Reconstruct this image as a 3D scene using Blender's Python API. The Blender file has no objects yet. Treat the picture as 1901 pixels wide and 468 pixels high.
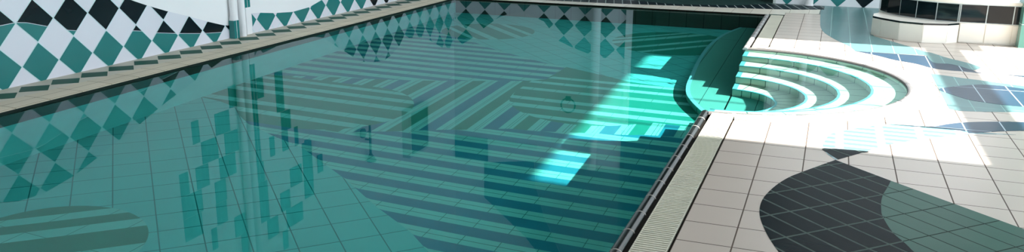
import bpy, bmesh, math, random
from mathutils import Vector, Matrix
random.seed(7)
scene = bpy.context.scene
COL = scene.collection
PI = math.pi
T = .3                      # deck tile
D = T*math.sqrt(2)          # diagonal of the wall tiles
WZ = -.025                  # water level
PX0, PX1, PY0, PY1 = -6.5, -.93, .6, 14.25   # pool
WXL, WYF = -7.27, 15.84     # left wall, far wall
WXR, WYB, HC = 4.6, -3.2, 6.5
SC = (-.93, 9.06)           # centre of the entry steps
RIM = 1.74

# ------------------------------------------------------------------ materials
def srgb(r, g, b):
    f = lambda c: (c/255/12.92) if c/255 <= .04045 else ((c/255+.055)/1.055)**2.4
    return (f(r), f(g), f(b), 1)

class N:
    """tiny node builder"""
    def __init__(s, name):
        s.m = bpy.data.materials.new(name); s.m.use_nodes = True
        s.t = s.m.node_tree; s.t.nodes.clear()
        s.out = s.t.nodes.new('ShaderNodeOutputMaterial')
    def n(s, ty, **kw):
        x = s.t.nodes.new(ty)
        for k, v in kw.items(): setattr(x, k, v)
        return x
    def put(s, sock, v):
        if isinstance(v, (int, float)): sock.default_value = v
        elif isinstance(v, tuple): sock.default_value = v
        else: s.t.links.new(v, sock)
    def ma(s, op, a, b=0., c=None):
        x = s.n('ShaderNodeMath', operation=op); s.put(x.inputs[0], a); s.put(x.inputs[1], b)
        if c is not None: s.put(x.inputs[2], c)
        return x.outputs[0]
    def mix(s, f, a, b):
        x = s.n('ShaderNodeMix', data_type='RGBA'); s.put(x.inputs[0], f); s.put(x.inputs[6], a); s.put(x.inputs[7], b)
        return x.outputs[2]
    def pos(s):
        g = s.n('ShaderNodeNewGeometry'); q = s.n('ShaderNodeSeparateXYZ')
        s.t.links.new(g.outputs['Position'], q.inputs[0]); return q.outputs, g
    def bsdf(s, col, rough=.4, spec=.5, bump=None, metal=0., coat=0.):
        b = s.n('ShaderNodeBsdfPrincipled')
        s.put(b.inputs['Base Color'], col); s.put(b.inputs['Roughness'], rough)
        s.put(b.inputs['Specular IOR Level'], spec); s.put(b.inputs['Metallic'], metal)
        if coat: b.inputs['Coat Weight'].default_value = coat; b.inputs['Coat Roughness'].default_value = .05
        if bump is not None: s.t.links.new(bump, b.inputs['Normal'])
        s.t.links.new(b.outputs[0], s.out.inputs[0]); return b

def tile_mat(name, col, grout, pu=T, pv=T, ou=0., ov=0., ang=0., gw=.006, rough=.35, axes='XY', vary=.05, noise=.05, spec=.5, bump=.25, ripple=0.):
    m = N(name); p, geo = m.pos()
    a = {'X': p[0], 'Y': p[1], 'Z': p[2]}[axes[0]]; b = {'X': p[0], 'Y': p[1], 'Z': p[2]}[axes[1]]
    if ang:
        c, s_ = math.cos(ang), math.sin(ang)
        a, b = m.ma('ADD', m.ma('MULTIPLY', a, c), m.ma('MULTIPLY', b, s_)), m.ma('SUBTRACT', m.ma('MULTIPLY', b, c), m.ma('MULTIPLY', a, s_))
    u = m.ma('DIVIDE', m.ma('SUBTRACT', a, ou), pu); v = m.ma('DIVIDE', m.ma('SUBTRACT', b, ov), pv)
    fu = m.ma('ABSOLUTE', m.ma('SUBTRACT', m.ma('FRACT', m.ma('ADD', u, .5)), .5))
    fv = m.ma('ABSOLUTE', m.ma('SUBTRACT', m.ma('FRACT', m.ma('ADD', v, .5)), .5))
    du = m.ma('MULTIPLY', fu, pu); dv = m.ma('MULTIPLY', fv, pv)
    d = m.ma('MINIMUM', du, dv)
    g = m.n('ShaderNodeMapRange'); m.put(g.inputs[0], d); g.inputs[1].default_value = gw*.35; g.inputs[2].default_value = gw*.65
    mask = g.outputs[0]
    cv = m.n('ShaderNodeCombineXYZ'); m.put(cv.inputs[0], m.ma('FLOOR', u)); m.put(cv.inputs[1], m.ma('FLOOR', v))
    wn = m.n('ShaderNodeTexWhiteNoise', noise_dimensions='2D'); m.t.links.new(cv.outputs[0], wn.inputs[0])
    ns = m.n('ShaderNodeTexNoise'); ns.inputs['Scale'].default_value = 2.3; ns.inputs['Detail'].default_value = 5
    m.t.links.new(geo.outputs['Position'], ns.inputs['Vector'])
    val = m.ma('ADD', m.ma('MULTIPLY', m.ma('SUBTRACT', wn.outputs[0], .5), vary*2), m.ma('MULTIPLY', m.ma('SUBTRACT', ns.outputs[0], .5), noise*4))
    hs = m.n('ShaderNodeHueSaturation'); m.put(hs.inputs['Value'], m.ma('ADD', val, 1.)); m.put(hs.inputs['Color'], col)
    colr = m.mix(mask, grout, hs.outputs[0])
    bp = m.n('ShaderNodeBump'); bp.inputs['Strength'].default_value = bump; bp.inputs['Distance'].default_value = .004
    h = mask
    if ripple:
        mp = m.n('ShaderNodeMapping'); mp.inputs['Scale'].default_value = (3, 22, 3); mp.inputs['Rotation'].default_value = (0, 0, .06)
        m.t.links.new(geo.outputs['Position'], mp.inputs[0])
        n2 = m.n('ShaderNodeTexNoise'); n2.inputs['Scale'].default_value = 1.; n2.inputs['Detail'].default_value = 2
        m.t.links.new(mp.outputs[0], n2.inputs['Vector'])
        h = m.ma('ADD', mask, m.ma('MULTIPLY', n2.outputs[0], ripple))
    m.t.links.new(h, bp.inputs['Height'])
    rg = m.ma('ADD', m.ma('MULTIPLY', m.ma('SUBTRACT', 1., mask), .4), rough)
    m.bsdf(colr, rg, spec, bp.outputs[0])
    return m.m

def plain(name, col, rough=.5, spec=.5, noise=.03, metal=0., scale=4., coat=0.):
    m = N(name); p, geo = m.pos()
    ns = m.n('ShaderNodeTexNoise'); ns.inputs['Scale'].default_value = scale; ns.inputs['Detail'].default_value = 4
    m.t.links.new(geo.outputs['Position'], ns.inputs['Vector'])
    hs = m.n('ShaderNodeHueSaturation'); m.put(hs.inputs['Value'], m.ma('ADD', m.ma('MULTIPLY', m.ma('SUBTRACT', ns.outputs[0], .5), noise*4), 1.)); m.put(hs.inputs['Color'], col)
    m.bsdf(hs.outputs[0], rough, spec, None, metal, coat)
    return m.m

def tank(c): return c
WHITE = srgb(232, 234, 238); TEAL = srgb(34, 120, 118); BLACK = srgb(12, 24, 30)
M = {}
M['plaster'] = plain('white plaster', srgb(236, 237, 238), .6, .3, .015, scale=1.5)
M['ceiling'] = plain('pale grey ceiling', srgb(176, 178, 178), .8, .2, .01)
M['wtile'] = plain('white wall tile', WHITE, .25, .5, .02, scale=2.)
M['gtile'] = plain('teal wall tile', TEAL, .22, .5, .05, scale=3.)
M['btile'] = plain('black wall tile', BLACK, .15, .25, .2, scale=3.)
M['groutw'] = plain('white grout', srgb(216, 226, 226), .7, .3)
M['mural'] = tile_mat('teal mural tile', srgb(40, 140, 132), srgb(90, 175, 168), .075, .3, 7.7, -.03, 0, .006, .3, 'YZ')
M['deck'] = tile_mat('cream deck tile', srgb(188, 175, 163), srgb(78, 64, 54), T, T, -.658, 6.106, 0, .008, .30, bump=.3, vary=.02, noise=.03, spec=.2)
M['deckL'] = tile_mat('cream narrow deck tile', srgb(204, 198, 184), srgb(130, 122, 108), 9, 9, 3, 3, 0, .006, .6, spec=.15)
M['coping'] = tile_mat('cream coping tile', srgb(208, 197, 176), srgb(110, 98, 76), .155, .355, -6.694, 5.79, 0, .006, .6, vary=.04, noise=.06, spec=.15)
M['copingF'] = tile_mat('far coping tile', srgb(206, 200, 186), srgb(150, 142, 130), .3, 9, 0, 3, 0, .006, .4)
M['deck_green'] = plain('green deck tile', srgb(52, 92, 80), .6, .12, .05)
kk = dict(ang=PI/4, rough=.28, ripple=.25, vary=.03, noise=.05)
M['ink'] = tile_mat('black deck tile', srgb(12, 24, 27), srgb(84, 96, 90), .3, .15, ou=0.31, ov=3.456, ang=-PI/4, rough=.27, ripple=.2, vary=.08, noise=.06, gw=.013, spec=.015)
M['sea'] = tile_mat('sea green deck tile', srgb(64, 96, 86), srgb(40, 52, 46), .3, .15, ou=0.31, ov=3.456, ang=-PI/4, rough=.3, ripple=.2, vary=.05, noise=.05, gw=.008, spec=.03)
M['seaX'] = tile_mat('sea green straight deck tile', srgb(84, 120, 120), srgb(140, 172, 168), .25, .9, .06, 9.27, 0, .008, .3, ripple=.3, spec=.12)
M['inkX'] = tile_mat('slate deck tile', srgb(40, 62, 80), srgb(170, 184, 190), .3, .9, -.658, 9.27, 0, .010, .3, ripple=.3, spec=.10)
M['blackX'] = tile_mat('black far deck tile', srgb(18, 32, 38), srgb(150, 160, 156), .15, 9, 0, 3, .25, .015, .5, spec=.15)
M['dteal'] = tile_mat('dark teal far deck tile', srgb(38, 66, 62), srgb(58, 84, 78), .3, .3, 0, .1, .6, .006, .35)
# pool shell: glazed tiles; the teal light under water is put into their colours
LT = srgb(120, 250, 247)
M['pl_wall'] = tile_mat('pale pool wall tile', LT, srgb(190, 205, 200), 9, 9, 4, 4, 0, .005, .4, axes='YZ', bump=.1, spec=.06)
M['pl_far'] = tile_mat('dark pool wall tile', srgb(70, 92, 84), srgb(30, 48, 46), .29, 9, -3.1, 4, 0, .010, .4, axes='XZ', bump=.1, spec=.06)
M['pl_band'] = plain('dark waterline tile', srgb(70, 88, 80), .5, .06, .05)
M['pl_diag'] = tile_mat('pale diagonal pool tile', srgb(74, 188, 184), srgb(38, 126, 124), T, T, ou=.047, ov=.0, ang=-PI/4, gw=.009, rough=.4, vary=.015, noise=.02, bump=.15, spec=.06)
M['pl_light'] = tile_mat('pale pool stripe tile', srgb(98, 196, 188), srgb(40, 124, 118), .2875, 9, -1.49, 4, 0, .006, .4, vary=.03, noise=.03, bump=.1, spec=.06)
M['pl_line'] = plain('pool stripe joint', srgb(36, 112, 110), .5, .06, .05)
M['pl_blue'] = plain('slate blue pool stripe tile', srgb(28, 126, 144), .5, .06, .05)
M['pl_green'] = plain('moss green pool stripe tile', srgb(28, 134, 118), .5, .06, .05)
M['step'] = tile_mat('cream step tile', srgb(232, 238, 224), srgb(130, 150, 140), .25, 9, .0, 4, 0, .006, .4, vary=.02, noise=.02)
M['nosing'] = plain('teal step nosing', srgb(100, 190, 196), .3)
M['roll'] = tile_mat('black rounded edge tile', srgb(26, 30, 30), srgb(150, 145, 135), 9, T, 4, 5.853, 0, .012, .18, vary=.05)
M['grate'] = plain('cream plastic grating', srgb(206, 202, 184), .5, .4, .04)
M['gap'] = plain('dark gutter', srgb(22, 18, 14), .9, .1)
M['waterline_strip'] = plain('dark green waterline strip', srgb(30, 44, 40), .5, .1)
M['steel'] = plain('dark metal', srgb(40, 46, 48), .35, .5, .02)
M['pale_metal'] = plain('pale metal frame', srgb(190, 200, 196), .35, .5)
M['dark_panel'] = plain('dark glossy panel', srgb(14, 30, 36), .08, .5)
M['alcove'] = plain('dim green alcove wall', srgb(40, 58, 50), .6)
M['tubblack'] = plain('glossy black tub tile', srgb(8, 18, 22), .05, .3, .1)
M['tubcream'] = plain('cream tub tile', srgb(226, 220, 208), .3, .5, .02)
M['bluepattern'] = None

m = N('pool water')
rf = m.n('ShaderNodeBsdfRefraction'); rf.inputs['IOR'].default_value = 1.33; rf.inputs['Roughness'].default_value = 0
rf.inputs['Color'].default_value = (.80, .98, .955, 1)
gs = m.n('ShaderNodeBsdfGlossy'); gs.inputs['Roughness'].default_value = 0; gs.inputs['Color'].default_value = (.46, .56, .59, 1)
fr = m.n('ShaderNodeFresnel'); fr.inputs['IOR'].default_value = 1.33
mx_ = m.n('ShaderNodeMixShader'); m.t.links.new(fr.outputs[0], mx_.inputs[0]); m.t.links.new(rf.outputs[0], mx_.inputs[1]); m.t.links.new(gs.outputs[0], mx_.inputs[2])
m.t.links.new(mx_.outputs[0], m.out.inputs['Surface'])
M['water'] = m.m

m = N('swirling blue tub water'); p, geo = m.pos()
ns = m.n('ShaderNodeTexNoise'); ns.inputs['Scale'].default_value = 6; ns.inputs['Distortion'].default_value = 2.5
m.t.links.new(geo.outputs['Position'], ns.inputs['Vector'])
rp = m.n('ShaderNodeValToRGB'); rp.color_ramp.elements[0].position = .42; rp.color_ramp.elements[0].color = srgb(10, 110, 190)
rp.color_ramp.elements[1].position = .55; rp.color_ramp.elements[1].color = srgb(215, 240, 245)
m.t.links.new(ns.outputs[0], rp.inputs[0]); m.bsdf(rp.outputs[0], .08, .5)
M['bluepattern'] = m.m

# ------------------------------------------------------------------ mesh helpers
class MB:
    def __init__(s): s.v = []; s.f = []; s.mi = []; s.mats = []
    def mat(s, m):
        if m not in s.mats: s.mats.append(m)
        return s.mats.index(m)
    def poly(s, pts, m):
        b = len(s.v); s.v += [tuple(p) for p in pts]; s.f.append(list(range(b, b+len(pts)))); s.mi.append(s.mat(m))
    def box(s, x0, y0, z0, x1, y1, z1, m):
        P = [(x0,y0,z0),(x1,y0,z0),(x1,y1,z0),(x0,y1,z0),(x0,y0,z1),(x1,y0,z1),(x1,y1,z1),(x0,y1,z1)]
        for q in ((3,2,1,0),(4,5,6,7),(0,1,5,4),(1,2,6,5),(2,3,7,6),(3,0,4,7)): s.poly([P[i] for i in q], m)
    def prism(s, pts, z0, z1, m, side=None):
        # pts counter-clockwise in XY
        a = sum(pts[i][0]*pts[(i+1) % len(pts)][1]-pts[(i+1) % len(pts)][0]*pts[i][1] for i in range(len(pts)))
        if a < 0: pts = pts[::-1]
        s.poly([(x, y, z1) for x, y in pts], m); s.poly([(x, y, z0) for x, y in pts[::-1]], m)
        for i in range(len(pts)):
            p, q = pts[i], pts[(i+1) % len(pts)]
            s.poly([(p[0],p[1],z0),(q[0],q[1],z0),(q[0],q[1],z1),(p[0],p[1],z1)], side or m)
    def ring(s, c, r0, r1, a0, a1, z0, z1, m, n=40, top=None):
        # annular sector prism
        A = [a0+(a1-a0)*i/n for i in range(n+1)]
        for i in range(n):
            pa, pb = A[i], A[i+1]
            q = lambda r, a, z: (c[0]+r*math.cos(a), c[1]+r*math.sin(a), z)
            s.poly([q(r0,pa,z1), q(r1,pa,z1), q(r1,pb,z1), q(r0,pb,z1)], top or m)
            s.poly([q(r0,pa,z0), q(r0,pb,z0), q(r1,pb,z0), q(r1,pa,z0)], m)
            s.poly([q(r0,pb,z0), q(r0,pa,z0), q(r0,pa,z1), q(r0,pb,z1)], m)
            s.poly([q(r1,pa,z0), q(r1,pb,z0), q(r1,pb,z1), q(r1,pa,z1)], m)
        for a, fl in ((a0, 0), (a1, 1)):
            L = [(c[0]+r*math.cos(a), c[1]+r*math.sin(a), z) for r, z in ((r0,z0),(r1,z0),(r1,z1),(r0,z1))]
            s.poly(L[::-1] if fl else L, m)
    def tube(s, pts, r, m, n=16):
        # round bar along points (world), per-point radius allowed
        rs = r if isinstance(r, list) else [r]*len(pts)
        rings = []
        for i, p in enumerate(pts):
            p = Vector(p); d = (Vector(pts[min(i+1, len(pts)-1)])-Vector(pts[max(i-1, 0)])).normalized()
            up = Vector((0, 0, 1)) if abs(d.z) < .9 else Vector((1, 0, 0))
            a = d.cross(up).normalized(); b = d.cross(a)
            rings.append([p+(a*math.cos(t)+b*math.sin(t))*rs[i] for t in [2*PI*k/n for k in range(n)]])
        for A, B in zip(rings, rings[1:]):
            for k in range(n): s.poly([A[(k+1) % n], A[k], B[k], B[(k+1) % n]], m)
        s.poly(rings[0], m); s.poly(rings[-1][::-1], m)
    def build(s, name, parent=None, smooth=False, weld=True):
        me = bpy.data.meshes.new(name); me.from_pydata(s.v, [], s.f)
        for mm in s.mats: me.materials.append(mm)
        for p, i in zip(me.polygons, s.mi): p.material_index = i
        if weld:
            b = bmesh.new(); b.from_mesh(me); bmesh.ops.remove_doubles(b, verts=b.verts, dist=1e-5); b.to_mesh(me); b.free()
        if smooth:
            for p in me.polygons: p.use_smooth = True
            try: me.set_sharp_from_angle(angle=.6)
            except Exception: pass
        me.update()
        o = bpy.data.objects.new(name, me); COL.objects.link(o)
        if parent: o.parent = parent
        return o

def struct(name, mb, label, **k):
    o = mb.build(name, **k); o['kind'] = 'structure'; o['label'] = label; o['category'] = name.split('_')[0]; return o
def tag(o, label, cat, group=None, kind=None):
    o['label'] = label; o['category'] = cat
    if group: o['group'] = group
    if kind: o['kind'] = kind
    return o
def empty(name, loc, label, cat, group=None):
    o = bpy.data.objects.new(name, None); COL.objects.link(o); o.location = loc; o.empty_display_size = .1
    return tag(o, label, cat, group)
def part(name, mb, root, **k):
    # geometry is given in world coordinates; shift to the root
    L = root.matrix_world.translation if False else Vector(root.location)
    pr = root.parent
    while pr is not None: L = L+Vector(pr.location); pr = pr.parent
    mb.v = [(x-L.x, y-L.y, z-L.z) for x, y, z in mb.v]
    return mb.build(name, root, **k)

def pw(tab):
    def f(x):
        if x <= tab[0][0]: return tab[0][1]
        for a, b in zip(tab, tab[1:]):
            if x <= b[0]: return a[1]+(b[1]-a[1])*(x-a[0])/max(b[0]-a[0], 1e-9)
        return tab[-1][1]
    return f

def arc(c, r, a0, a1, n=40): return [(c[0]+r*math.cos(a0+(a1-a0)*i/n), c[1]+r*math.sin(a0+(a1-a0)*i/n)) for i in range(n+1)]

# ------------------------------------------------------------------ right deck
GX = -.658
b = MB()
R2 = 2.03
half = arc(SC, R2, -PI/2, PI/2, 60)
half = [(max(x, GX), y) for x, y in half]
ys = math.sqrt(R2**2-(GX-SC[0])**2)
half = [(GX, SC[1]-ys)]+[(x, y) for x, y in arc(SC, R2, -PI/2, PI/2, 90) if x > GX+1e-4]+[(GX, SC[1]+ys)]
deck = [(GX, WYB)]+half+[(GX, 14.57), (-.0, 14.57), (.0, WYF), (WXR, WYF), (WXR, WYB)]
b.prism(deck, -.019, 0, M['deck'])
struct('floor', b, 'cream square tiled deck on the right side of the pool')
# dark liner of the gutter channel
b = MB()
for y0, y1 in ((PY0, SC[1]-RIM+.0), (SC[1]+RIM, 14.23)): b.box(-.895, y0, -.0235, GX+.005, y1, -.0215, M['gap'])
b.ring(SC, RIM+.045, R2-.002, -PI/2+.02, PI/2-.02, -.0235, -.0215, M['gap'], 60)
struct('trim_9', b, 'dark gutter channel beneath the grating along the right pool edge')
# rounded black edge tiles
b = MB()
def rolledge(path, m):
    # vertical half-round profile swept along path, water to the left
    n = len(path); prof = []
    for k in range(9):
        t = PI*k/8
        prof.append((-.036*math.cos(t), .026*math.sin(t)-.024))
    rings = []
    for i, p in enumerate(path):
        a = path[max(i-1, 0)]; c = path[min(i+1, n-1)]
        d = Vector((c[0]-a[0], c[1]-a[1])).normalized(); nr = Vector((d.y, -d.x))
        rings.append([(p[0]+nr.x*q, p[1]+nr.y*q, z) for q, z in [(-.036, -.0245)]+prof+[(.036, -.0245)]])
    for A, B in zip(rings, rings[1:]):
        for k in range(len(A)-1): b.poly([A[k], A[k+1], B[k+1], B[k]], m)
    b.poly(rings[0][::-1], m); b.poly(rings[-1], m)
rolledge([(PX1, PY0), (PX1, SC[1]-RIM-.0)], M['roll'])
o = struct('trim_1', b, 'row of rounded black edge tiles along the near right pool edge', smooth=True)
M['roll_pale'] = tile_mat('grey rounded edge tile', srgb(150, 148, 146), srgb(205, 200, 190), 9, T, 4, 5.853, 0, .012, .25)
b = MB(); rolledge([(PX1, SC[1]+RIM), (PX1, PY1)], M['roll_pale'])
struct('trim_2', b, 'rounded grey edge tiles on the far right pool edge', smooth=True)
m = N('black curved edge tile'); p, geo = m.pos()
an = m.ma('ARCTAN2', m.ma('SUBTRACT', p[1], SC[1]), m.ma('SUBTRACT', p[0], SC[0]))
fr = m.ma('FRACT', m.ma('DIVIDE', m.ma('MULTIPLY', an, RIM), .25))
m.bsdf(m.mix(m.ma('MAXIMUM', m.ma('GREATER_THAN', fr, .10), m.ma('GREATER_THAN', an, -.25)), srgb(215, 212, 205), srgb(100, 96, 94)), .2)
b = MB(); rolledge(arc(SC, RIM+.036, -PI/2+.02, PI/2-.02, 60), m.m)
struct('trim_3', b, 'rounded dark edge tiles round the curved entry steps', smooth=True)

# gratings: rows of cream slats
def slats(y0, y1, x0=-.862, x1=-.672, per=.0285):
    b = MB(); y = y0
    b.box(x0, y0, -.0205, x0+.008, y1, -.004, M['grate']); b.box(x1-.008, y0, -.0205, x1, y1, -.004, M['grate'])
    while y < y1-.01:
        b.box(x0, y, -.0195, x1, y+.0125, -.002, M['grate']); y += per
    xm = (x0+x1)/2; b.box(xm-.004, y0, -.0205, xm+.004, y1, -.018, M['grate'])
    return b
i = 0
segs = [(PY0+.02, 2.2), (2.2, 3.7), (PY0+.02, 5.2), (5.2, 6.45), (6.45, SC[1]-1.75)]
names = ['nearest section of cream slatted gutter grate beside pool', 'second section of cream slatted gutter grate beside pool', 'cream slatted gutter grate section at bottom of view beside black edge tiles',
         'shaded cream slatted gutter grate section ending where the sunlight starts', 'sunlit short gutter grate section just before the curved steps']
for (y0, y1), lb in zip(segs[2:], names[2:]):
    tag(slats(y0, y1-.006).build('gutter_grate'), lb, 'drain grate', 'straight gutter grates on the right pool edge')
b = MB(); b.ring(SC, 1.782, 2.024, -PI/2+.14, PI/2-.14, -.0205, -.019, M['grate'], 50)
n = 300
for k in range(n):
    a = -PI/2+.14+(PI-.28)*k/n; b.ring(SC, 1.782, 2.024, a, a+(PI-.28)/n*.72, -.020, -.002, M['grate'], 1)
tag(b.build('gutter_grate'), 'sunlit cream slatted grate curving round the entry steps', 'drain grate')
b = slats(SC[1]+1.75, 14.2)
tag(b.build('gutter_grate'), 'long cream gutter grate beyond the curved steps up to the far coping', 'drain grate')

# deck inlays, 1.5 mm proud
def inlay(b, pts, m, z=.0015): b.prism(pts, -.01, z, m)
def smoothpts(P, closed=False, n=6):
    out = []; L = len(P)
    rng = range(L if closed else L-1)
    for i in rng:
        p0 = P[(i-1) % L] if closed or i > 0 else P[0]; p1 = P[i]; p2 = P[(i+1) % L]; p3 = P[(i+2) % L] if closed or i+2 < L else P[-1]
        for k in range(n):
            t = k/n; out.append(tuple(.5*((2*p1[j])+(-p0[j]+p2[j])*t+(2*p0[j]-5*p1[j]+4*p2[j]-p3[j])*t*t+(-p0[j]+3*p1[j]-3*p2[j]+p3[j])*t**3) for j in (0, 1)))
    if not closed: out.append(P[-1])
    return out
b = MB()
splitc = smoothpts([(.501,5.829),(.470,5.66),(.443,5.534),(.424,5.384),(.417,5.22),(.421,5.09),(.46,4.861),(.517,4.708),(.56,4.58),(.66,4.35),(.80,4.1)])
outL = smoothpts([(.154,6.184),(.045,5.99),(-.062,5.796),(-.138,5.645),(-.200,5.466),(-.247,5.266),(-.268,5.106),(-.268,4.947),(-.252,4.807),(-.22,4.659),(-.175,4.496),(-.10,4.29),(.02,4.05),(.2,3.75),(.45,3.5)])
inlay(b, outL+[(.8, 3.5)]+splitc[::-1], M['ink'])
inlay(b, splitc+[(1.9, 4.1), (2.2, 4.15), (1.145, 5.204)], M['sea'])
b2 = b
# smaller leaf in the sunshine
top = smoothpts([(.154,6.187),(.094,6.332),(.066,6.486),(.070,6.642),(.122,6.927),(.256,7.104),(.365,7.238),(.581,7.419)])
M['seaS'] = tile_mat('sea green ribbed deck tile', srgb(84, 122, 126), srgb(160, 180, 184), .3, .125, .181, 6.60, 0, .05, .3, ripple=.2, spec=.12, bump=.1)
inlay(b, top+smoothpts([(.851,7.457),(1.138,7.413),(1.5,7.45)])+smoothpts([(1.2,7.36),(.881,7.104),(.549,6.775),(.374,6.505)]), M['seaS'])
inlay(b, [(.17,6.2)]+smoothpts([(.10,6.34),(.074,6.46),(.374,6.5),(.33,6.44)])[0:] , M['ink'], .0022)  # shaded tip of the leaf, painted as black tile
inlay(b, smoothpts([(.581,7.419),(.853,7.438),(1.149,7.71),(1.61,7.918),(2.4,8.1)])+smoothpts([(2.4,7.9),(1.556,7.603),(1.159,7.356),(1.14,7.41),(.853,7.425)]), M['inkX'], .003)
# large sea green leaf by the far wall and the tub
leaf = smoothpts([(-.11,15.83),(-.12,15.0),(-.115,14.343),(-.10,13.6),(-.085,13.08),(-.03,12.543),(.09,12.05),(.2,11.7),(.30,11.4),(.36,11.08)])
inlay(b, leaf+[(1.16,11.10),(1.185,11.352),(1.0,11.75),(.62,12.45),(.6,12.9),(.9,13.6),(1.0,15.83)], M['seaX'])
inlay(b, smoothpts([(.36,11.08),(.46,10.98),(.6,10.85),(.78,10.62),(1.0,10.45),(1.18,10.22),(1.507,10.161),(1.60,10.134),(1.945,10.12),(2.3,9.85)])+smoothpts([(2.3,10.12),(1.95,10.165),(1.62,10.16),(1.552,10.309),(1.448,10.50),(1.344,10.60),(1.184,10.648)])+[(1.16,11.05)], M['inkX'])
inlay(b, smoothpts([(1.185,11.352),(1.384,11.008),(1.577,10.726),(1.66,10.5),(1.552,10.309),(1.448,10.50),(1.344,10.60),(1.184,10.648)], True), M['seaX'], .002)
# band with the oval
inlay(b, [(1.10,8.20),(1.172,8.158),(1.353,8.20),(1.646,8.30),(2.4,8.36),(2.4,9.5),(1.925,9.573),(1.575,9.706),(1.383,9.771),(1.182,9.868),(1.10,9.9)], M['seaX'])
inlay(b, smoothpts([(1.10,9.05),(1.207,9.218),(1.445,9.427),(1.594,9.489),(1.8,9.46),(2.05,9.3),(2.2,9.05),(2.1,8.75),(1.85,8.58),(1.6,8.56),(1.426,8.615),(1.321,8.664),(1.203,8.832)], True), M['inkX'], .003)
struct('trim_4', b, 'dark and sea green leaf shapes inlaid in the right deck')

# ------------------------------------------------------------------ far deck with dark strip
b = MB()
b.box(WXL, 14.32, -.06, .0, WYF, -.001, M['dteal'])
b.box(-3.56, WYF, -.06, -.93, 18.6, -.001, M['dteal'])
struct('floor_far', b, 'dark teal tiled deck behind the far pool edge and in the alcove')
b = MB()
low = smoothpts([(-7.2,14.53),(-5.5,14.55),(-4.36,14.56),(-3.57,14.585),(-2.27,14.74),(-1.28,14.86),(-.58,15.01),(-.07,15.245)])
up = smoothpts([(-7.2,15.3),(-5.0,15.25),(-4.2,15.21),(-3.21,15.13),(-2.58,14.95),(-2.03,15.06),(-1.46,15.27),(-.985,15.66),(-.5,15.68),(-.07,15.70)])
inlay(b, low+up[::-1], M['blackX'], .003)
b.prism([(-6.5,14.27),(-.66,14.27),(-.66,14.55),(-.2,14.57),(-.14,14.6),(-.13,15.22)]+low[::-1][1:]+[(-7.2,14.3)], -.02, .002, M['copingF'])
b.prism([(-6.5,14.23),(-.90,14.23),(-.90,14.27),(-6.5,14.27)], -.004, .002, M['copingF']); b.prism([(-6.5,14.235),(-.90,14.235),(-.90,14.27),(-6.5,14.27)], -.05, -.004, M['gap'])
struct('trim_5', b, 'pale far coping with a curved black tile strip behind')

# ------------------------------------------------------------------ left deck and coping
b = MB()
b.box(WXL, PY0, -.06, -6.84, WYF, 0, M['deckL'])
k = 0; y = 5.705-.3565*14
while y < 14.6:
    h = .172
    if y > .9: b.prism([(-7.03-h, y), (-7.03, y-h), (-7.03+h, y), (-7.03, y+h)], -.01, .0015, M['deck_green'])
    y += .3565
struct('floor_left', b, 'narrow cream deck with green diamond tiles beside the left wall')
b = MB()
b.box(-6.84, PY0, -.06, -6.60, 14.3, .003, M['coping'])
prof = [(-6.60, .003), (-6.56, .002), (-6.53, -.001), (-6.515, -.006)]
for (x0, z0), (x1, z1) in zip(prof, prof[1:]): b.poly([(x0,PY0,z0),(x0,14.24,z0),(x1,14.24,z1),(x1,PY0,z1)][::-1], M['coping'])
b.box(-6.60, PY0, -.08, -6.516, 14.24, -.010, M['waterline_strip'])  # dark green strip below the coping, down past the water level
struct('trim_6', b, 'cream bullnose coping tiles along the left pool edge', smooth=True)

# ------------------------------------------------------------------ pool shell
def zf(Y): return -1.52-.022*(Y-5.5)
b = MB()
zb = -2.0
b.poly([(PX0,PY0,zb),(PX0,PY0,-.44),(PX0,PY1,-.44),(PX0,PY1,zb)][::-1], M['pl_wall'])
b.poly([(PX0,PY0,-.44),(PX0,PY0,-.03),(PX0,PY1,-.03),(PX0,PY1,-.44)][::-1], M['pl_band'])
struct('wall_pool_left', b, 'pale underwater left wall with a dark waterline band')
b = MB()
b.poly([(PX0,PY1,zb),(PX0,PY1,-.0),(-.3,PY1,-.0),(-.3,PY1,zb)], M['pl_far'])
struct('wall_pool_far', b, 'dark tiled underwater far wall of the pool')
b = MB()
XU = -.30      # shell wall moved back under the gutter, shaped to let sunlight reach the floor
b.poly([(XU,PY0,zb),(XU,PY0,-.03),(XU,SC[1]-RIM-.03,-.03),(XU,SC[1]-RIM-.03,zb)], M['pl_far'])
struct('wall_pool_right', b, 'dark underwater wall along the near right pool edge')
b = MB()
b.poly([(XU,SC[1]+RIM+.03,zb),(XU,SC[1]+RIM+.03,-.03),(XU,PY1,-.03),(XU,PY1,zb)], M['pl_far'])
struct('wall_pool_right_far', b, 'dark underwater wall on the right beyond the entry steps')
b = MB()
b.poly([(PX0,PY0,zb),(XU,PY0,zb),(XU,PY0,-.0),(PX0,PY0,-.0)], M['pl_far'])
struct('wall_pool_near', b, 'dark underwater wall at near end of the pool')

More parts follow.
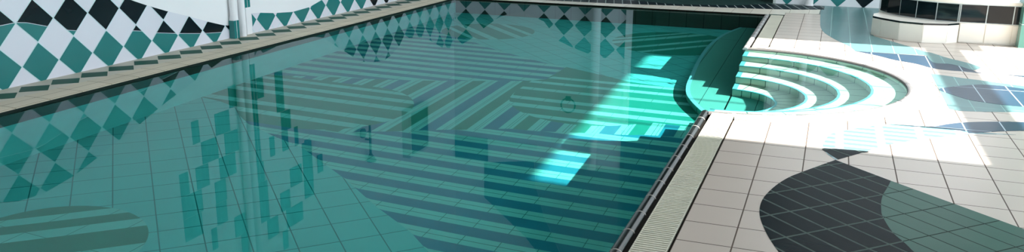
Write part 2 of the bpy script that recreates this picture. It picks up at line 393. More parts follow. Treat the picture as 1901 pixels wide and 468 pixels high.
# floor pattern
b = MB()
def fp(pts, m, layer): 
    b.poly([(x, y, zf(y)+.0008*layer) for x, y in pts], m)
def band(x0, x1, lo, hi, m, layer, st=.05):
    n = max(1, int(math.ceil((x1-x0)/st))); 
    for i in range(n):
        a = x0+(x1-x0)*i/n; c = x0+(x1-x0)*(i+1)/n
        la, lc, ha, hc = lo(a), lo(c), hi(a), hi(c)
        if ha-la <= 0 and hc-lc <= 0: continue
        ha = max(ha, la); hc = max(hc, lc)
        if ha-la < 1e-6: fp([(a, la), (c, lc), (c, hc)], m, layer)
        elif hc-lc < 1e-6: fp([(a, la), (c, lc), (a, ha)], m, layer)
        else: fp([(a, la), (c, lc), (c, hc), (a, ha)], m, layer)
def cl(v, f, g=None): return lambda x: v
Afn = pw([(-6.5,7.35),(-6.2,7.30),(-5.89,7.17),(-5.66,6.94),(-5.41,6.75),(-4.96,6.54),(-4.50,6.36),(-3.73,5.86),(-3.19,5.46),(-2.76,5.19),(-2.53,4.99),(-2.1,4.55),(-1.7,4.0),(-1.4,3.2),(-1.3,PY0)])
Bfn = pw([(-6.5,12.7),(-5.6,12.15),(-5.0,11.63),(-4.73,11.38),(-4.29,11.09),(-3.56,10.66),(-3.21,10.52),(-2.58,10.22),(-2.26,10.04),(-1.8,9.95),(-1.24,9.93),(-.93,9.9)])
Mb = pw([(-6.5,6.9),(-4.4,6.9),(-4.16,7.05),(-4.02,7.11),(-3.85,7.21),(-3.58,7.36),(-3.46,7.42),(-3.3,7.49),(-3.17,7.57),(-2.9,7.69),(-2.6,7.72),(-2.33,7.80),(-2.05,7.87),(-1.76,7.93),(-1.6,8.0),(-1.2,8.06),(-.93,8.1)])
Mt = pw([(-6.5,8.55),(-5.66,8.80),(-5.23,8.90),(-4.9,9.0),(-4.65,9.07),(-3.6,9.50),(-3.4,9.6),(-3.2,9.78),(-3.0,9.9),(-2.5,10.2),(-.93,10.2)])
mx = lambda f, v: (lambda x: max(f(x), v)); mn = lambda f, v: (lambda x: min(f(x), v))
XL, XR = PX0, PX1
band(XL, -.3, lambda x: PY0, lambda x: PY1, M['pl_diag'], 0, 6)
band(XL, XR, Afn, Bfn, M['pl_light'], 1)
# near rows
k = -16
while True:
    y0 = 5.29+.2875*k; 
    if y0 > 8.1: break
    if y0 > PY0:
        band(XL, XR, mx(Afn, y0), mn(Mb, y0+.145), M['pl_blue'], 2)
        band(XL, XR, mx(Afn, y0-.074), mn(Mb, y0-.067), M['pl_line'], 2)
    k += 1
# far rows
for k in range(-2, 13):
    y0 = 9.17+.288*k
    lo = lambda x, y0=y0: max(Mt(x), y0); hi = lambda x, y0=y0: min(Bfn(x), y0+.142)
    band(XL, XR, lo, hi, M['pl_blue'], 2)
# middle bars
def inM(x0, x1, m, layer): band(max(x0, XL), min(x1, XR), lambda x: max(Mb(x), Afn(x)), lambda x: min(Mt(x), Bfn(x)), m, layer, .03)
for k in range(-13, 10):
    c = -3.385+.285*k
    inM(c-.1425, c+.1425, M['pl_green'] if k % 2 == 0 else M['pl_blue'], 3)
for k in range(-13, 10):
    c = -3.24+.285*k
    inM(c-.067, c-.003, M['pl_light'], 4); inM(c-.003, c+.003, M['pl_line'], 4); inM(c+.003, c+.067, M['pl_light'], 4)
# left round-ended block
CC = (-5.0, 7.70, .88)
def circ(c, s, left=True):
    def f(x):
        if left and x < c[0]: return c[1]+s*c[2]
        d = c[2]**2-(x-c[0])**2
        return c[1]+s*math.sqrt(max(d, 0))
    return f
def clipf(lo, hi, y0, y1): return (lambda x: max(lo(x), y0)), (lambda x: min(hi(x), y1))
cl_, ch_ = circ(CC, -1), circ(CC, 1)
band(XL, CC[0]+CC[2], lambda x: max(cl_(x), Afn(x)), ch_, M['pl_green'], 5, .03)
for y0, y1 in ((7.08,7.21),(7.37,7.50),(7.80,7.93),(8.09,8.21),(8.37,8.475)):
    band(XL, CC[0]+CC[2], lambda x: max(cl_(x), y0, Afn(x)), lambda x: min(ch_(x), y1), M['pl_light'], 6, .03)
# right round-ended block
DC = (-2.40, 9.03, .965)
dlo = lambda x: DC[1]-math.sqrt(max(DC[2]**2-(x-DC[0])**2, 0)) if x < DC[0]+.75 else DC[1]-math.sqrt(DC[2]**2-.75**2)
dhi = lambda x: min(Bfn(x), Mt(x) if x < -3.2 else 12)
band(DC[0]-DC[2], XR, dlo, dhi, M['pl_green'], 5, .03)
for y0, y1 in ((8.15,8.26),(8.48,8.61),(8.77,8.89),(9.2,9.31),(9.53,9.64),(9.82,9.93)):
    band(DC[0]-DC[2], XR, lambda x: max(dlo(x), y0), lambda x: min(dhi(x), y1), M['pl_light'], 6, .03)
# striped discs in the pale areas
def disc(c, r, dirn, lights, layer=3):
    N_ = 64; n = 60
    fp([(c[0]+r*math.cos(2*PI*i/N_), c[1]+r*math.sin(2*PI*i/N_)) for i in range(N_)], M['pl_green'], layer)
    # lights given as ranges of (y + dirn*x)
    for v0, v1 in lights:
        w = c[1]+dirn*c[0]; a0 = (v0-w)/math.sqrt(2); a1 = (v1-w)/math.sqrt(2)
        a0 = max(a0, -r*.999); a1 = min(a1, r*.999)
        if a1 <= a0: continue
        ux, uy = (dirn/math.sqrt(2), 1/math.sqrt(2)); tx, ty = -uy, ux
        L, Rr = [], []
        for i in range(n+1):
            a = a0+(a1-a0)*i/n; h = math.sqrt(max(r*r-a*a, 0))
            L.append((c[0]+ux*a+tx*h, c[1]+uy*a+ty*h)); Rr.append((c[0]+ux*a-tx*h, c[1]+uy*a-ty*h))
        P = L+Rr[::-1]
        ar = sum(P[i][0]*P[(i+1) % len(P)][1]-P[(i+1) % len(P)][0]*P[i][1] for i in range(len(P)))
        fp(P if ar > 0 else P[::-1], M['pl_light'], layer+1)
disc((-4.95,3.93), .66, -1, [(9.43,9.60),(9.03,9.23),(8.40,8.62),(8.0,8.2)])
disc((-5.17,12.60), .76, 1, [(6.70,6.83),(7.05,7.24),(7.66,7.84),(8.06,8.20)], 4)
disc((-2.15,12.75), .95, -1, [(15.38,15.60),(15.75,15.88),(14.76,14.93),(14.30,14.45)])
struct('floor_pool', b, 'patterned pool floor with stripes and round ended blocks', weld=False)

# ledge along the right wall, a long lens-shaped bench at 1.4 m depth
ledge = smoothpts([(-.98,8.50),(-1.05,8.62),(-1.18,8.86),(-1.31,9.14),(-1.42,9.45),(-1.49,9.85),(-1.53,10.4),(-1.57,11.0),(-1.60,11.8),(-1.60,12.5),(-1.54,13.3),(-1.45,13.8),(-1.34,PY1-.01)])
b = MB(); zt = -1.38
P = [(-.945, 8.48)]+ledge+[(-.945, PY1-.01)]
M['bench'] = tile_mat('aqua bench tile', srgb(84, 160, 150), srgb(34, 80, 76), .3, 9, -1.23, 4, 0, .007, .4, vary=.02, noise=.02, spec=.06)  # teal light of the deep water put into the bench colour
b.prism(P, -1.72, zt, M['bench'])
root = empty('pool_bench', (-1.2, 10, -1.72), 'submerged pale bench ledge bulging out below the entry steps', 'pool ledge')
part('bench_body', b, root)
b = MB()
for (x0, y0), (x1, y1) in zip(ledge, ledge[1:]):
    d = Vector((x1-x0, y1-y0)).normalized(); nx, ny = d.y*-1, d.x
    if nx > 0: nx, ny = -nx, -ny
    b.poly([(x0+nx*.004, y0+ny*.004, zt-.03), (x1+nx*.004, y1+ny*.004, zt-.03), (x1+nx*.004, y1+ny*.004, zt+.003), (x0+nx*.004, y0+ny*.004, zt+.003)], M['nosing'])
    b.poly([(x0+nx*.004, y0+ny*.004, zt+.003), (x1+nx*.004, y1+ny*.004, zt+.003), (x1-nx*.045, y1-ny*.045, zt+.003), (x0-nx*.045, y0-ny*.045, zt+.003)], M['nosing'])
part('edge_strip', b, root)

# curved entry steps
m = N('cream radial step tile'); p, geo = m.pos()
an = m.ma('ARCTAN2', m.ma('SUBTRACT', p[1], SC[1]), m.ma('SUBTRACT', p[0], SC[0]))
rr = m.ma('SQRT', m.ma('ADD', m.ma('POWER', m.ma('SUBTRACT', p[1], SC[1]), 2.), m.ma('POWER', m.ma('SUBTRACT', p[0], SC[0]), 2.)))
ln = m.ma('MULTIPLY', m.ma('FRACT', m.ma('DIVIDE', an, PI/14)), m.ma('MULTIPLY', rr, PI/14))
m.bsdf(m.mix(m.ma('GREATER_THAN', ln, .012), srgb(96, 120, 110), srgb(208, 216, 200)), .4)
M['steprad'] = m.m
root = empty('entry_steps', (SC[0], SC[1], -1.72), 'half round tiled entry steps cut into the right deck', 'pool steps')
radii = [RIM, 1.42, 1.11, .80, .50]; tops = [-.17, -.48, -.79, -1.10]
b = MB(); b.ring(SC, RIM, RIM+.06, -PI/2, PI/2, -1.72, -.06, M['steprad'], 60)
part('surround_wall', b, root)
for i in range(4):
    b = MB(); b.ring(SC, radii[i+1], radii[i], -PI/2, PI/2, -1.70, tops[i], M['steprad'], 18 if i > 1 else 24)
    tr = part('tread', b, root)
    b = MB(); b.ring(SC, radii[i+1]-.004, radii[i+1]+.022, -PI/2, PI/2, tops[i]-.03, tops[i]+.003, M['nosing'], 18 if i > 1 else 24)
    b.box(SC[0]-.004, SC[1]+radii[i+1], tops[i]-.03, SC[0]+.05, SC[1]+radii[i], tops[i]+.003, M['nosing'])
    b.box(SC[0]-.004, SC[1]-radii[i], tops[i]-.03, SC[0]+.05, SC[1]-radii[i+1], tops[i]+.003, M['nosing'])
    tr.location = (0, 0, 0)
    part('nosing_strip', b, tr)
b = MB(); b.prism(arc(SC, .50, -PI/2, PI/2, 24), -1.70, zt-.002, M['bench'])
part('landing', b, root)

# ------------------------------------------------------------------ water
b = MB()
poly = [(PX0-.01, PY0), (1.3, PY0), (1.3, PY1), (PX0-.01, PY1)]   # added reach under the deck so refracted sunlight gets to the pool floor
b.poly([(x, y, WZ) for x, y in poly], M['water'])
wat = b.build('pool_water', smooth=True)
tag(wat, 'clear teal still water filling the swimming pool', 'water', kind='stuff')

# ------------------------------------------------------------------ walls
def diamonds(b, to3, s_lo, s_hi, s0, h0, f, g, top=9, nrm=.002):
    """coloured lozenges; f(s) is the upper edge of the pattern, g(s) where teal turns black"""
    hd = D/2; inset = .006
    i0 = int((s_lo-s0)/D)-2; i1 = int((s_hi-s0)/D)+2
    for i in range(i0, i1):
        for j in range(-1, 9):
            cs = s0+D/2+D*i; ch = h0+D*j; r = hd-inset
            if cs-r > s_hi or cs+r < s_lo: continue
            n = 28
            xs = [cs-r+2*r*k/n for k in range(n+1)]
            for a, c in zip(xs, xs[1:]):
                if a < s_lo-1e-6 or c > s_hi+1e-6: continue
                def cell(l0, l1, u0, u1, m):
                    if u0-l0 <= 0 and u1-l1 <= 0: return
                    u0 = max(u0, l0); u1 = max(u1, l1); P = [(a, l0), (c, l1), (c, u1), (a, u0)]
                    Q = []
                    for q in P:
                        if not Q or (abs(q[0]-Q[-1][0])+abs(q[1]-Q[-1][1])) > 1e-6: Q.append(q)
                    if abs(Q[0][0]-Q[-1][0])+abs(Q[0][1]-Q[-1][1]) < 1e-6: Q.pop()
                    if len(Q) >= 3: b.poly([to3(*q) for q in Q], m)
                la, lc = max(ch-(r-abs(a-cs)), .0), max(ch-(r-abs(c-cs)), .0)
                ua, uc = min(ch+(r-abs(a-cs)), f(a)), min(ch+(r-abs(c-cs)), f(c))
                ga, gc = g(a), g(c)
                cell(la, lc, min(ua, ga), min(uc, gc), M['gtile'])
                cell(max(la, ga+.006), max(lc, gc+.006), ua, uc, M['btile'])
def whitezone(b, to3, s_lo, s_hi, f):
    n = int((s_hi-s_lo)/.1)
    for i in range(n):
        a = s_lo+(s_hi-s_lo)*i/n; c = s_lo+(s_hi-s_lo)*(i+1)/n
        b.poly([to3(a, 0), to3(c, 0), to3(c, f(c)), to3(a, f(a))], M['wtile2'])
# white lozenge zone below the curve keeps a faint joint
m = N('white lozenge wall tile'); p, geo = m.pos()
def joints(axis, s0, h0):
    s = m.ma('SUBTRACT', p[axis], s0); h = m.ma('SUBTRACT', p[2], h0)
    out = None
    for q in (m.ma('ADD', s, h), m.ma('SUBTRACT', s, h)):
        fr = m.ma('ABSOLUTE', m.ma('SUBTRACT', m.ma('FRACT', m.ma('ADD', m.ma('DIVIDE', q, D), .5)), .5))
        d = m.ma('MULTIPLY', fr, D)
        out = d if out is None else m.ma('MINIMUM', out, d)
    return m.ma('GREATER_THAN', out, .007)
m.bsdf(m.mix(joints(1, 5.797, .174), srgb(198, 224, 226), srgb(222, 224, 232)), .25)
M['wtile2'] = m.m

f1 = pw([(0,.6),(3,.8),(4.6,.93),(5.375,1.026),(5.53,1.07),(5.73,1.083),(5.87,1.078),(6.21,1.017),(6.46,.936),(6.87,.795),(7.19,.69),(7.48,.58),(7.79,.476),(8.12,.378),(8.45,.269),(8.75,.181),(8.9,.16)])
g1 = pw([(0,.5),(4.8,.55),(5.4,.585),(5.8,.605),(5.92,.587),(6.13,.524),(6.37,.452),(6.47,.432),(7.21,.328),(7.37,.3),(7.59,.249),(7.9,.197),(8.32,.135),(8.67,.10),(8.9,.09)])
f2 = pw([(9.29,.27),(9.486,.256),(9.8,.213),(10.235,.176),(10.67,.196),(11.0,.265),(11.335,.445),(11.51,.534),(11.84,.709),(12.17,.853),(12.5,.913),(12.75,.943),(12.92,.938),(13.14,.893),(13.445,.775),(13.65,.601),(13.82,.69),(14.32,.75),(14.67,.855),(14.95,.974),(15.27,1.107),(15.6,1.164),(15.84,1.17)])
g2 = pw([(9.3,9),(11.40,9),(11.41,.49),(12.0,.506),(12.3,.469),(12.36,0),(13.65,0),(13.66,9),(16,9)])
b = MB()
b.box(WXL-.2, WYB, -.1, WXL, WYF+.2, HC, M['plaster'])
to3 = lambda s, h: (WXL+.002, s, h)
whitezone(b, to3, WYB, 8.88, f1); whitezone(b, to3, 9.29, WYF, f2)
to3 = lambda s, h: (WXL+.004, s, h)
diamonds(b, to3, WYB+.2, 8.86, 5.797, .174, f1, g1)
diamonds(b, to3, 9.31, WYF-.01, 9.411, .174, f2, g2)
# mural of scattered teal tiles on a .3 m grid
rects = [(7.99,8.12,.87,1.17),(8.42,8.70,.87,1.17),(8.13,8.42,1.17,1.47),(8.57,8.84,1.17,1.47),(8.72,8.89,.57,.87),(9.01,9.27,.87,1.17),(8.9,9.19,1.17,1.47),(9.31,9.45,.57,.87),(9.72,9.9,.57,1.17),(9.8,10.03,1.17,1.47),(9.5,9.61,1.47,1.77),(9.79,9.94,1.47,1.77),(10.1,10.19,1.47,1.77),(10.34,10.49,1.74,2.07),(7.70,7.85,1.47,1.77),(7.70,8.06,1.77,2.07),(7.70,8.02,2.07,2.37),(7.99,8.22,1.47,1.77),(8.14,8.43,1.29,1.47),(8.43,8.75,1.47,1.77),(8.31,8.52,1.77,2.07),(8.30,8.50,2.07,2.37),(8.17,8.27,2.37,2.67),(8.63,8.85,2.37,2.67),(8.74,8.9,2.67,2.97),(9.05,9.33,1.77,2.07),(9.19,9.38,2.07,2.67),(9.32,9.57,2.67,2.97),(9.93,10.22,2.07,2.37),(9.66,9.89,2.37,2.67),(9.78,10.19,2.67,2.97),(9.66,9.78,2.97,3.27),(10.27,10.51,1.77,2.67),(10.65,10.79,2.07,2.37)]
for i, (y0, y1, z0, z1) in enumerate(rects): b.box(WXL, y0, z0+.004, WXL+.006+.0002*i, y1, z1-.004, M['mural'])
struct('wall_left', b, 'white left wall with teal and black lozenge tiles and a teal tile mural', weld=False)

# far wall, left part, alcove opening, right part
ff = pw([(-7.3,1.19),(-7.246,1.188),(-7.079,1.109),(-6.839,.957),(-6.597,.747),(-6.371,.578),(-6.244,.492),(-6.088,.436),(-5.729,.362),(-5.292,.532),(-4.99,.892),(-4.684,1.017),(-4.583,1.048),(-4.382,1.11),(-4.215,1.152),(-4.018,1.18),(-3.54,1.193)])
gf = lambda s: 9
b = MB()
b.box(WXL, WYF, -.1, -3.58, WYF+.2, HC, M['plaster'])
b.box(-.93, WYF, -.1, WXR, WYF+.2, HC, M['plaster'])
to3 = lambda s, h: (-s, WYF-.002, h)
n = 60
for i in range(n):
    a = WXL+(-3.58-WXL)*i/n; c = WXL+(-3.58-WXL)*(i+1)/n
    b.poly([(a, WYF-.002, 0), (c, WYF-.002, 0), (c, WYF-.002, ff(c)), (a, WYF-.002, ff(a))], M['wtile'])
b.poly([(-.93, WYF-.002, 0), (1.2, WYF-.002, 0), (1.2, WYF-.002, 1.2), (-.93, WYF-.002, 1.2)], M['wtile'])
to3 = lambda s, h: (s, WYF-.004, h)
class GB:      # banded colouring on the far wall: teal, black, teal
    pass
def dia_far(s_lo, s_hi, s0, h0, f, colour):
    hd = D/2; r = hd-.006
    for i in range(int((s_lo-s0)/D)-2, int((s_hi-s0)/D)+3):
        for j in range(-1, 4):
            cs = s0+D/2+D*i; ch = h0+D*j; n = 28
            for k in range(n):
                a = cs-r+2*r*k/n; c = cs-r+2*r*(k+1)/n
                if a < s_lo or c > s_hi: continue
                la, lc = max(ch-(r-abs(a-cs)), 0), max(ch-(r-abs(c-cs)), 0)
                ua, uc = min(ch+(r-abs(a-cs)), f(a)), min(ch+(r-abs(c-cs)), f(c))
                if ua-la <= 1e-4 or uc-lc <= 1e-4:
                    continue
                b.poly([to3(a, la), to3(c, lc), to3(c, uc), to3(a, ua)], colour(cs, ch))
dia_far(WXL+.02, -3.62, .006, .148, ff, lambda x, h: M['btile'] if .4 < h < .75 else M['gtile'])
dia_far(-.90, 1.2, -.5-D, .192, lambda s: 1.2, lambda x, h: M['btile'] if x > .15 else M['gtile'])
struct('wall_far', b, 'white far wall with rows of teal and black lozenge tiles', weld=False)
b = MB()
b.box(-3.62, WYF-.03, 0, -3.54, WYF+.2, 2.6, M['plaster'])
b.box(-3.62, WYF-.03, 2.6, -3.54, WYF+.2, HC, M['alcove']); 
struct('trim_7', b, 'white corner trim at left side of the alcove opening')
b = MB(); b.box(-.95, WYF-.012, 0, -.905, WYF+.2, 2.75, M['pale_metal'])
struct('trim_8', b, 'pale corner trim at right side of the alcove opening')
b = MB()
b.box(-3.7, WYF+.2, -.1, -3.58, 18.7, HC, M['alcove']); b.box(-.93, WYF+.2, -.1, -.8, 18.7, HC, M['alcove'])
b.box(-3.7, 18.6, -.1, -.8, 18.75, HC, M['alcove']); b.box(-3.7, WYF+.2, HC, -.8, 18.75, HC+.1, M['alcove'])
struct('wall_alcove', b, 'dim green walls of the alcove beyond the pool')
# dark panels added on the far wall for the roof structure the water mirrors
b = MB()
M['dimwall'] = plain('dim grey green upper wall', srgb(112, 128, 124), .5, .2)
c_ = [(-5.45,3.46),(-5.40,4.02),(-5.21,4.66),(-4.84,5.44),(-4.6,HC)]
for (x0, h0), (x1, h1) in zip(c_, c_[1:]): b.poly([(x0,WYF-.012,h0),(-3.62,WYF-.012,h0),(-3.62,WYF-.012,h1),(x1,WYF-.012,h1)], M['dimwall'])
q = [(-6.58,3.64),(-5.45,3.46),(-5.40,4.02),(-5.21,4.66),(-4.84,5.44),(-4.7,5.9),(-5.0,5.9),(-5.62,5.2),(-6.58,4.42)]
b.poly([(x, WYF-.03, h) for x, h in q], M['dark_panel']); b.poly([(x, WYF-.001, h) for x, h in q[::-1]], M['dark_panel'])
for (x0, h0), (x1, h1) in zip(q, q[1:]+q[:1]): b.poly([(x0,WYF-.001,h0),(x1,WYF-.001,h1),(x1,WYF-.03,h1),(x0,WYF-.03,h0)], M['pale_metal'])
b.box(-7.25, WYF-.05, 3.10, -6.5, WYF-.001, 3.60, M['dark_panel'])
b.box(-6.5, WYF-.04, 3.12, -5.4, WYF-.001, 3.2, M['pale_metal'])
struct('wall_dark_panels', b, 'added dark panels high on the far wall standing in for roof structure', weld=False)

# right wall with glazing openings that let the sun in
b = MB()
Z = [(3.17, 3.41), (6.01, HC)]
Y0, Y1 = 6.48, 11.68
b.box(WXR, WYB, -.1, WXR+.2, 1.0, HC, M['plaster'])
b.box(WXR, 1.0, 2.85, WXR+.2, Y0, HC, M['plaster']); b.box(WXR, 1.0, -.1, WXR+.2, 5.2, 2.1, M['plaster'])
b.box(WXR, 6.2, -.1, WXR+.2, Y0, 2.6, M['plaster'])
b.box(WXR, Y1, 2.9, WXR+.2, WYF+.2, HC, M['plaster'])
b.box(WXR, 15.2, -.1, WXR+.2, WYF+.2, 2.9, M['plaster'])
for z0, z1 in Z: b.box(WXR, Y0, z0, WXR+.2, Y1, z1, M['plaster'])
struct('wall_right', b, 'white right wall with large glazed openings')
b = MB()
for k in range(6):
    y = 7.455+.9025*k
    if y < Y1: b.box(WXR+.06, y-.02, 3.41, WXR+.12, y+.02, 6.01, M['pale_metal'])
struct('window_2', b, 'slim mullions of the high windows on the right wall')
# back wall with a wide opening
b = MB()
b.box(WXL, WYB-.2, -.1, WXR, WYB, 1.6, M['plaster']); b.box(WXL, WYB-.2, 2.7, WXR, WYB, HC, M['plaster'])
for x in (WXL, -4.4, -1.4, 1.6, WXR-.3): b.box(x, WYB-.2, .9, x+.3, WYB, 2.7, M['plaster'])
struct('wall_back', b, 'white back wall with a band of windows')
b = MB(); b.box(WXL-.2, WYB-.2, HC, WXR+.2, WYF+.2, HC+.15, M['ceiling'])
struct('ceiling', b, 'white ceiling above the pool')
b = MB(); b.box(WXL, WYB, -.10, WXR, PY0, -.0005, M['deck']); 
b.prism([(WXL,PY0),(-6.5,PY0),(-6.5,PY0-.1),(WXL,PY0-.1)], -.1, -.001, M['deck'])
struct('floor_near', b, 'cream deck behind the near end of the pool')

# ------------------------------------------------------------------ wall columns
root = empty('wall_column', (WXL+.16, 8.93, 0), 'round white column on a teal tiled square base against the left wall', 'column')
b = MB(); b.box(WXL+.01, 8.835, 0, WXL+.09, 8.935, .235, M['mural2'] if 'mural2' in M else M['gtile'])
b.box(WXL+.0885, 8.882, 0, WXL+.0915, 8.888, .235, M['groutw'])
b.box(WXL+.008, 8.833, .233, WXL+.092, 8.937, .24, M['groutw'])
part('base', b, root)
b = MB(); b.tube([(WXL+.052, 8.885, .24), (WXL+.052, 8.885, .25), (WXL+.052, 8.885, .29), (WXL+.052, 8.885, HC)], [.055, .055, .045, .045], M['plaster'], 24)
part('shaft', b, root, smooth=True)
root = empty('wall_pipe', (WXL+.06, 9.13, 0), 'white half round pipe casing between the column and the lozenge tiles', 'pipe')
b = MB(); b.tube([(WXL+.045, 9.055, 0), (WXL+.045, 9.055, HC)], .048, M['plaster'], 20); b.tube([(WXL+.02, 8.985, 0), (WXL+.02, 8.985, HC)], .02, M['plaster'], 12)
part('casing', b, root, smooth=True)
b = MB(); b.box(WXL+.0, 9.18, 0, WXL+.02, 9.285, .36, M['plaster'])
part('plinth', b, root)
b = MB(); b.box(WXL+.0, 9.165, .36, WXL+.022, 9.275, 2.0, M['gtile']); b.box(WXL+.0, 9.215, .36, WXL+.0235, 9.221, 2.0, M['groutw'])
part('tile_strip', b, root)
def rcol(x, y, r, label):
    root = empty('round_column', (x, y, 0), label, 'column', None)
    b = MB(); b.tube([(x, y, 0), (x, y, 3.45)], r, M['plaster'], 28); part('shaft', b, root, smooth=True)
    b = MB(); b.tube([(x, y, 0), (x, y, .02)], r+.008, M['plaster'], 28); part('foot', b, root, smooth=True)
rcol(-4.18, WYF-.14, .09, 'round white column before the far wall, mirrored in the pool')
rcol(-.33, WYF-.10, .066, 'slim round white column standing by the right far lozenge wall')

# things on the walls that the water mirrors
root = empty('wall_cabinet', (WXL, 13.9, 2.45), 'dark panelled cabinet with pale frame mounted high on left wall', 'cabinet')
b = MB(); b.box(WXL, 13.46, 2.0, WXL+.16, 14.28, 2.92, M['pale_metal']); part('body', b, root)
b = MB(); b.box(WXL+.16, 13.53, 2.06, WXL+.175, 14.20, 2.86, M['dark_panel']); part('door', b, root)
root = empty('wall_lamp', (WXL, 12.1, 2.3), 'dark flared wall fitting with a small disc on the left wall', 'wall lamp')
b = MB(); b.tube([(WXL+.1, 12.12, 1.94), (WXL+.1, 12.12, 2.44), (WXL+.1, 12.14, 2.58)], [.022, .022, .09], M['steel']); part('stem', b, root, smooth=True)
b = MB(); b.tube([(WXL+.09, 11.88, 2.02), (WXL+.12, 11.88, 2.02)], .085, M['steel'], 24); part('disc', b, root, smooth=True)
b = MB(); b.tube([(WXL+.1, 11.88, 2.04), (WXL+.1, 12.12, 2.04)], .012, M['steel'], 8); part('arm', b, root, smooth=True)
b = MB(); b.tube([(WXL, 12.12, 2.2), (WXL+.1, 12.12, 2.2)], .015, M['steel'], 8); part('bracket', b, root, smooth=True)
b = MB(); c = (-4.74, WYF-.03, 2.2)
pts = [(c[0]+.145*math.cos(2*PI*k/40), c[1], c[2]+.145*math.sin(2*PI*k/40)) for k in range(41)]
b.tube(pts, .016, M['steel'], 8)
root = empty('wall_ring', (c[0], WYF, c[2]), 'dark round ring fitting hung on the far wall', 'ring')
part('hoop', b, root, smooth=True)
b = MB(); b.box(c[0]-.05, WYF-.05, c[2]-.19, c[0]+.05, WYF, c[2]-.10, M['steel']); part('bracket', b, root)

# ------------------------------------------------------------------ hot tub
TC = (1.75, 13.40); TR = 1.06
ZB, ZT = .265, .515
root = empty('hot_tub', (TC[0], TC[1], 0), 'raised hot tub clad in glossy black tiles on a cream tiled base', 'hot tub')
a0, a1 = math.radians(175), math.radians(268)
path = arc(TC, TR, a0, a1, 10)+[(2.36, TC[1]-TR)]
outer = path+[(2.36, 15.0), (.9, 15.0)]
def wallseg(b, p, q, z0, z1, m, t=.0, g=.014):
    d = Vector((q[0]-p[0], q[1]-p[1])); L = d.length; d /= L; nx, ny = d.y, -d.x
    if nx*(TC[0]-p[0])+ny*(TC[1]-p[1]) > 0: nx, ny = -nx, -ny
    e = .004
    P = [(p[0]+d.x*g/2+nx*e, p[1]+d.y*g/2+ny*e), (q[0]-d.x*g/2+nx*e, q[1]-d.y*g/2+ny*e), (q[0]-d.x*g/2-nx*.01, q[1]-d.y*g/2-ny*.01), (p[0]+d.x*g/2-nx*.01, p[1]+d.y*g/2-ny*.01)]
    b.prism(P, z0+g/2, z1-g/2, m)
b = MB(); b.prism(outer, 0, ZB-.001, M['tubcream']); part('base', b, root)

b = MB()
ap = arc(TC, TR, a0, math.radians(262), 6)
straight = [(1.62, TC[1]-TR+.005), (1.93, TC[1]-TR+.005), (2.235, TC[1]-TR+.005), (2.36, TC[1]-TR+.005)]
pp = ap+straight
b.prism([(TC[0]+(x-TC[0])*.996, TC[1]+(y-TC[1])*.996) for x, y in pp]+[(2.36, 15.0), (.9, 15.0)], ZB, ZT, M['groutw'])
part('core', b, root); b = MB()
for p, q in zip(pp, pp[1:]): wallseg(b, p, q, ZB, ZT-.01, M['tubblack'])
part('black_tile_band', b, root)
b = MB()
rim = arc(TC, TR+.03, a0, a1, 24)+[(2.36, TC[1]-TR-.03)]
rin = arc(TC, TR-.19, a0, a1, 24)+[(2.36, TC[1]-TR+.19)]
b.prism(rim+rin[::-1], ZT, ZT+.035, M['tubcream']); part('coping', b, root)
b = MB(); b.prism(rin+[(2.36, 15.0), (.95, 15.0)], ZT-.02, ZT+.012, M['bluepattern']); 
wt = part('tub_water', b, root)
# cream bench step in front
root2 = empty('tub_bench', (1.1, 12.3, 0), 'low cream tiled bench step wrapping the front of the black hot tub', 'bench')
bo = [(.60, 12.86), (.585, 12.60), (.69, 12.44), (.905, 12.20), (1.18, 12.105), (1.475, 12.18), (1.62, 12.315)]
ib = arc(TC, TR+.012, math.radians(262), math.radians(190), 10)
b = MB(); b.prism(bo+ib[0:]+[(.72, 13.1)], 0, ZB-.004, M['tubcream']); part('bench_body', b, root2)
b = MB()
for p, q in zip(bo, bo[1:]): 
    wallseg(b, p, q, ZB-.030, ZB-.006, M['tubblack'], g=.001)
part('edge_line', b, root2)
b = MB()
for p, q in zip(bo[:-1], bo[1:]): wallseg(b, p, q, .004, ZB-.028, M['tubcream'], g=.010)
part('front_tile', b, root2)
b = MB()
for p, q in zip([(1.63,12.335),(1.93,12.335),(2.235,12.335)], [(1.93,12.335),(2.235,12.335),(2.30,12.335)]): wallseg(b, p, q, .004, ZB-.004, M['tubcream'])
part('base_tile', b, root)
# teal pillar at right
m_p = tile_mat('teal pillar tile', srgb(84, 140, 128), srgb(190, 215, 210), .3, .3, 2.30, .0, 0, .008, .2, axes='XZ')
b = MB(); b.box(2.305, 12.16, 0, 2.72, 12.52, HC, m_p)
tag(b.build('tiled_pillar'), 'square pillar clad in pale teal tiles at right of the hot tub', 'pillar')

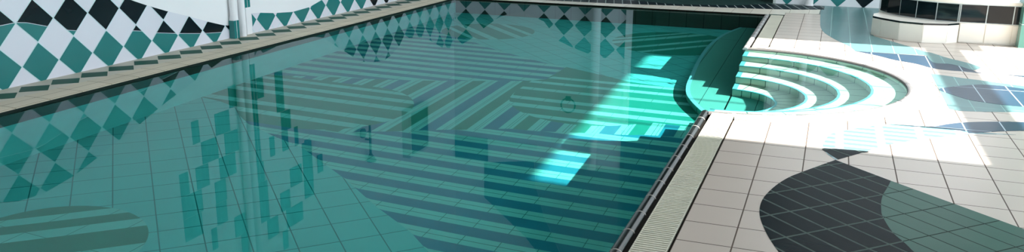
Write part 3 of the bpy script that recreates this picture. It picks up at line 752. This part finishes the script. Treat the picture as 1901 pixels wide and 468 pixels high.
# ------------------------------------------------------------------ light
w = bpy.data.worlds.new('sky'); scene.world = w; w.use_nodes = True
nt = w.node_tree; nt.nodes.clear()
bg = nt.nodes.new('ShaderNodeBackground'); ow = nt.nodes.new('ShaderNodeOutputWorld')
bg.inputs[0].default_value = (.80, .90, 1.0, 1); bg.inputs[1].default_value = 5.2
nt.links.new(bg.outputs[0], ow.inputs[0])
sun = bpy.data.lights.new('sun', 'SUN'); sun.energy = 24; sun.angle = math.radians(.7); sun.color = (1, .97, .92)
so = bpy.data.objects.new('sun', sun); COL.objects.link(so)
so.rotation_euler = Vector((-1.008, .0, -1)).to_track_quat('-Z', 'Y').to_euler()
def area(name, loc, dirv, sx, sy, e, col=(.86, .94, 1)):
    l = bpy.data.lights.new(name, 'AREA'); l.shape = 'RECTANGLE'; l.size = sx; l.size_y = sy; l.energy = e; l.color = col
    o = bpy.data.objects.new(name, l); COL.objects.link(o); o.location = loc
    o.rotation_euler = Vector(dirv).to_track_quat('-Z', 'Y').to_euler(); return o
CEIL = []
area('far_deck_fill', (1.2, 13.6, HC-.05), (0, 0, -1), 2.2, 1.6, 170)  # added fill light brightening the far deck, no fitting there
for l in [sun]:
    l.cycles.is_caustics_light = True
wat.cycles.is_caustics_caster = True
for o in scene.objects:
    if o.type == 'MESH' and o is not wat: o.cycles.is_caustics_receiver = True
w.cycles.is_caustics_light = False

# ------------------------------------------------------------------ camera
F_ = 1554.44; yaw, pitch, roll = .3598, .2660, -.0080
cam = bpy.data.cameras.new('camera'); co = bpy.data.objects.new('camera', cam); COL.objects.link(co)
cam.sensor_fit = 'HORIZONTAL'; cam.sensor_width = 36; cam.lens = F_/1901*36; cam.clip_start = .05
cyw, syw, cp, sp = math.cos(yaw), math.sin(yaw), math.cos(pitch), math.sin(pitch)
fwd = Vector((-syw*cp, cyw*cp, -sp)); right = Vector((cyw, syw, 0)); down = fwd.cross(right)
cr, sr = math.cos(roll), math.sin(roll)
r_ = right*cr+down*sr; d_ = down*cr-right*sr
co.matrix_world = Matrix(((r_.x, -d_.x, -fwd.x, 0), (r_.y, -d_.y, -fwd.y, 0), (r_.z, -d_.z, -fwd.z, 1.796), (0, 0, 0, 1)))
scene.camera = co
vs = scene.view_settings
vs.view_transform = 'Standard'; vs.look = 'None'; vs.exposure = .14; vs.gamma = 1; vs.use_curve_mapping = False
scene.cycles.use_denoising = True
scene.cycles.max_bounces = 10; scene.cycles.diffuse_bounces = 5; scene.cycles.transmission_bounces = 8; scene.cycles.glossy_bounces = 4
scene.cycles.sample_clamp_indirect = 6
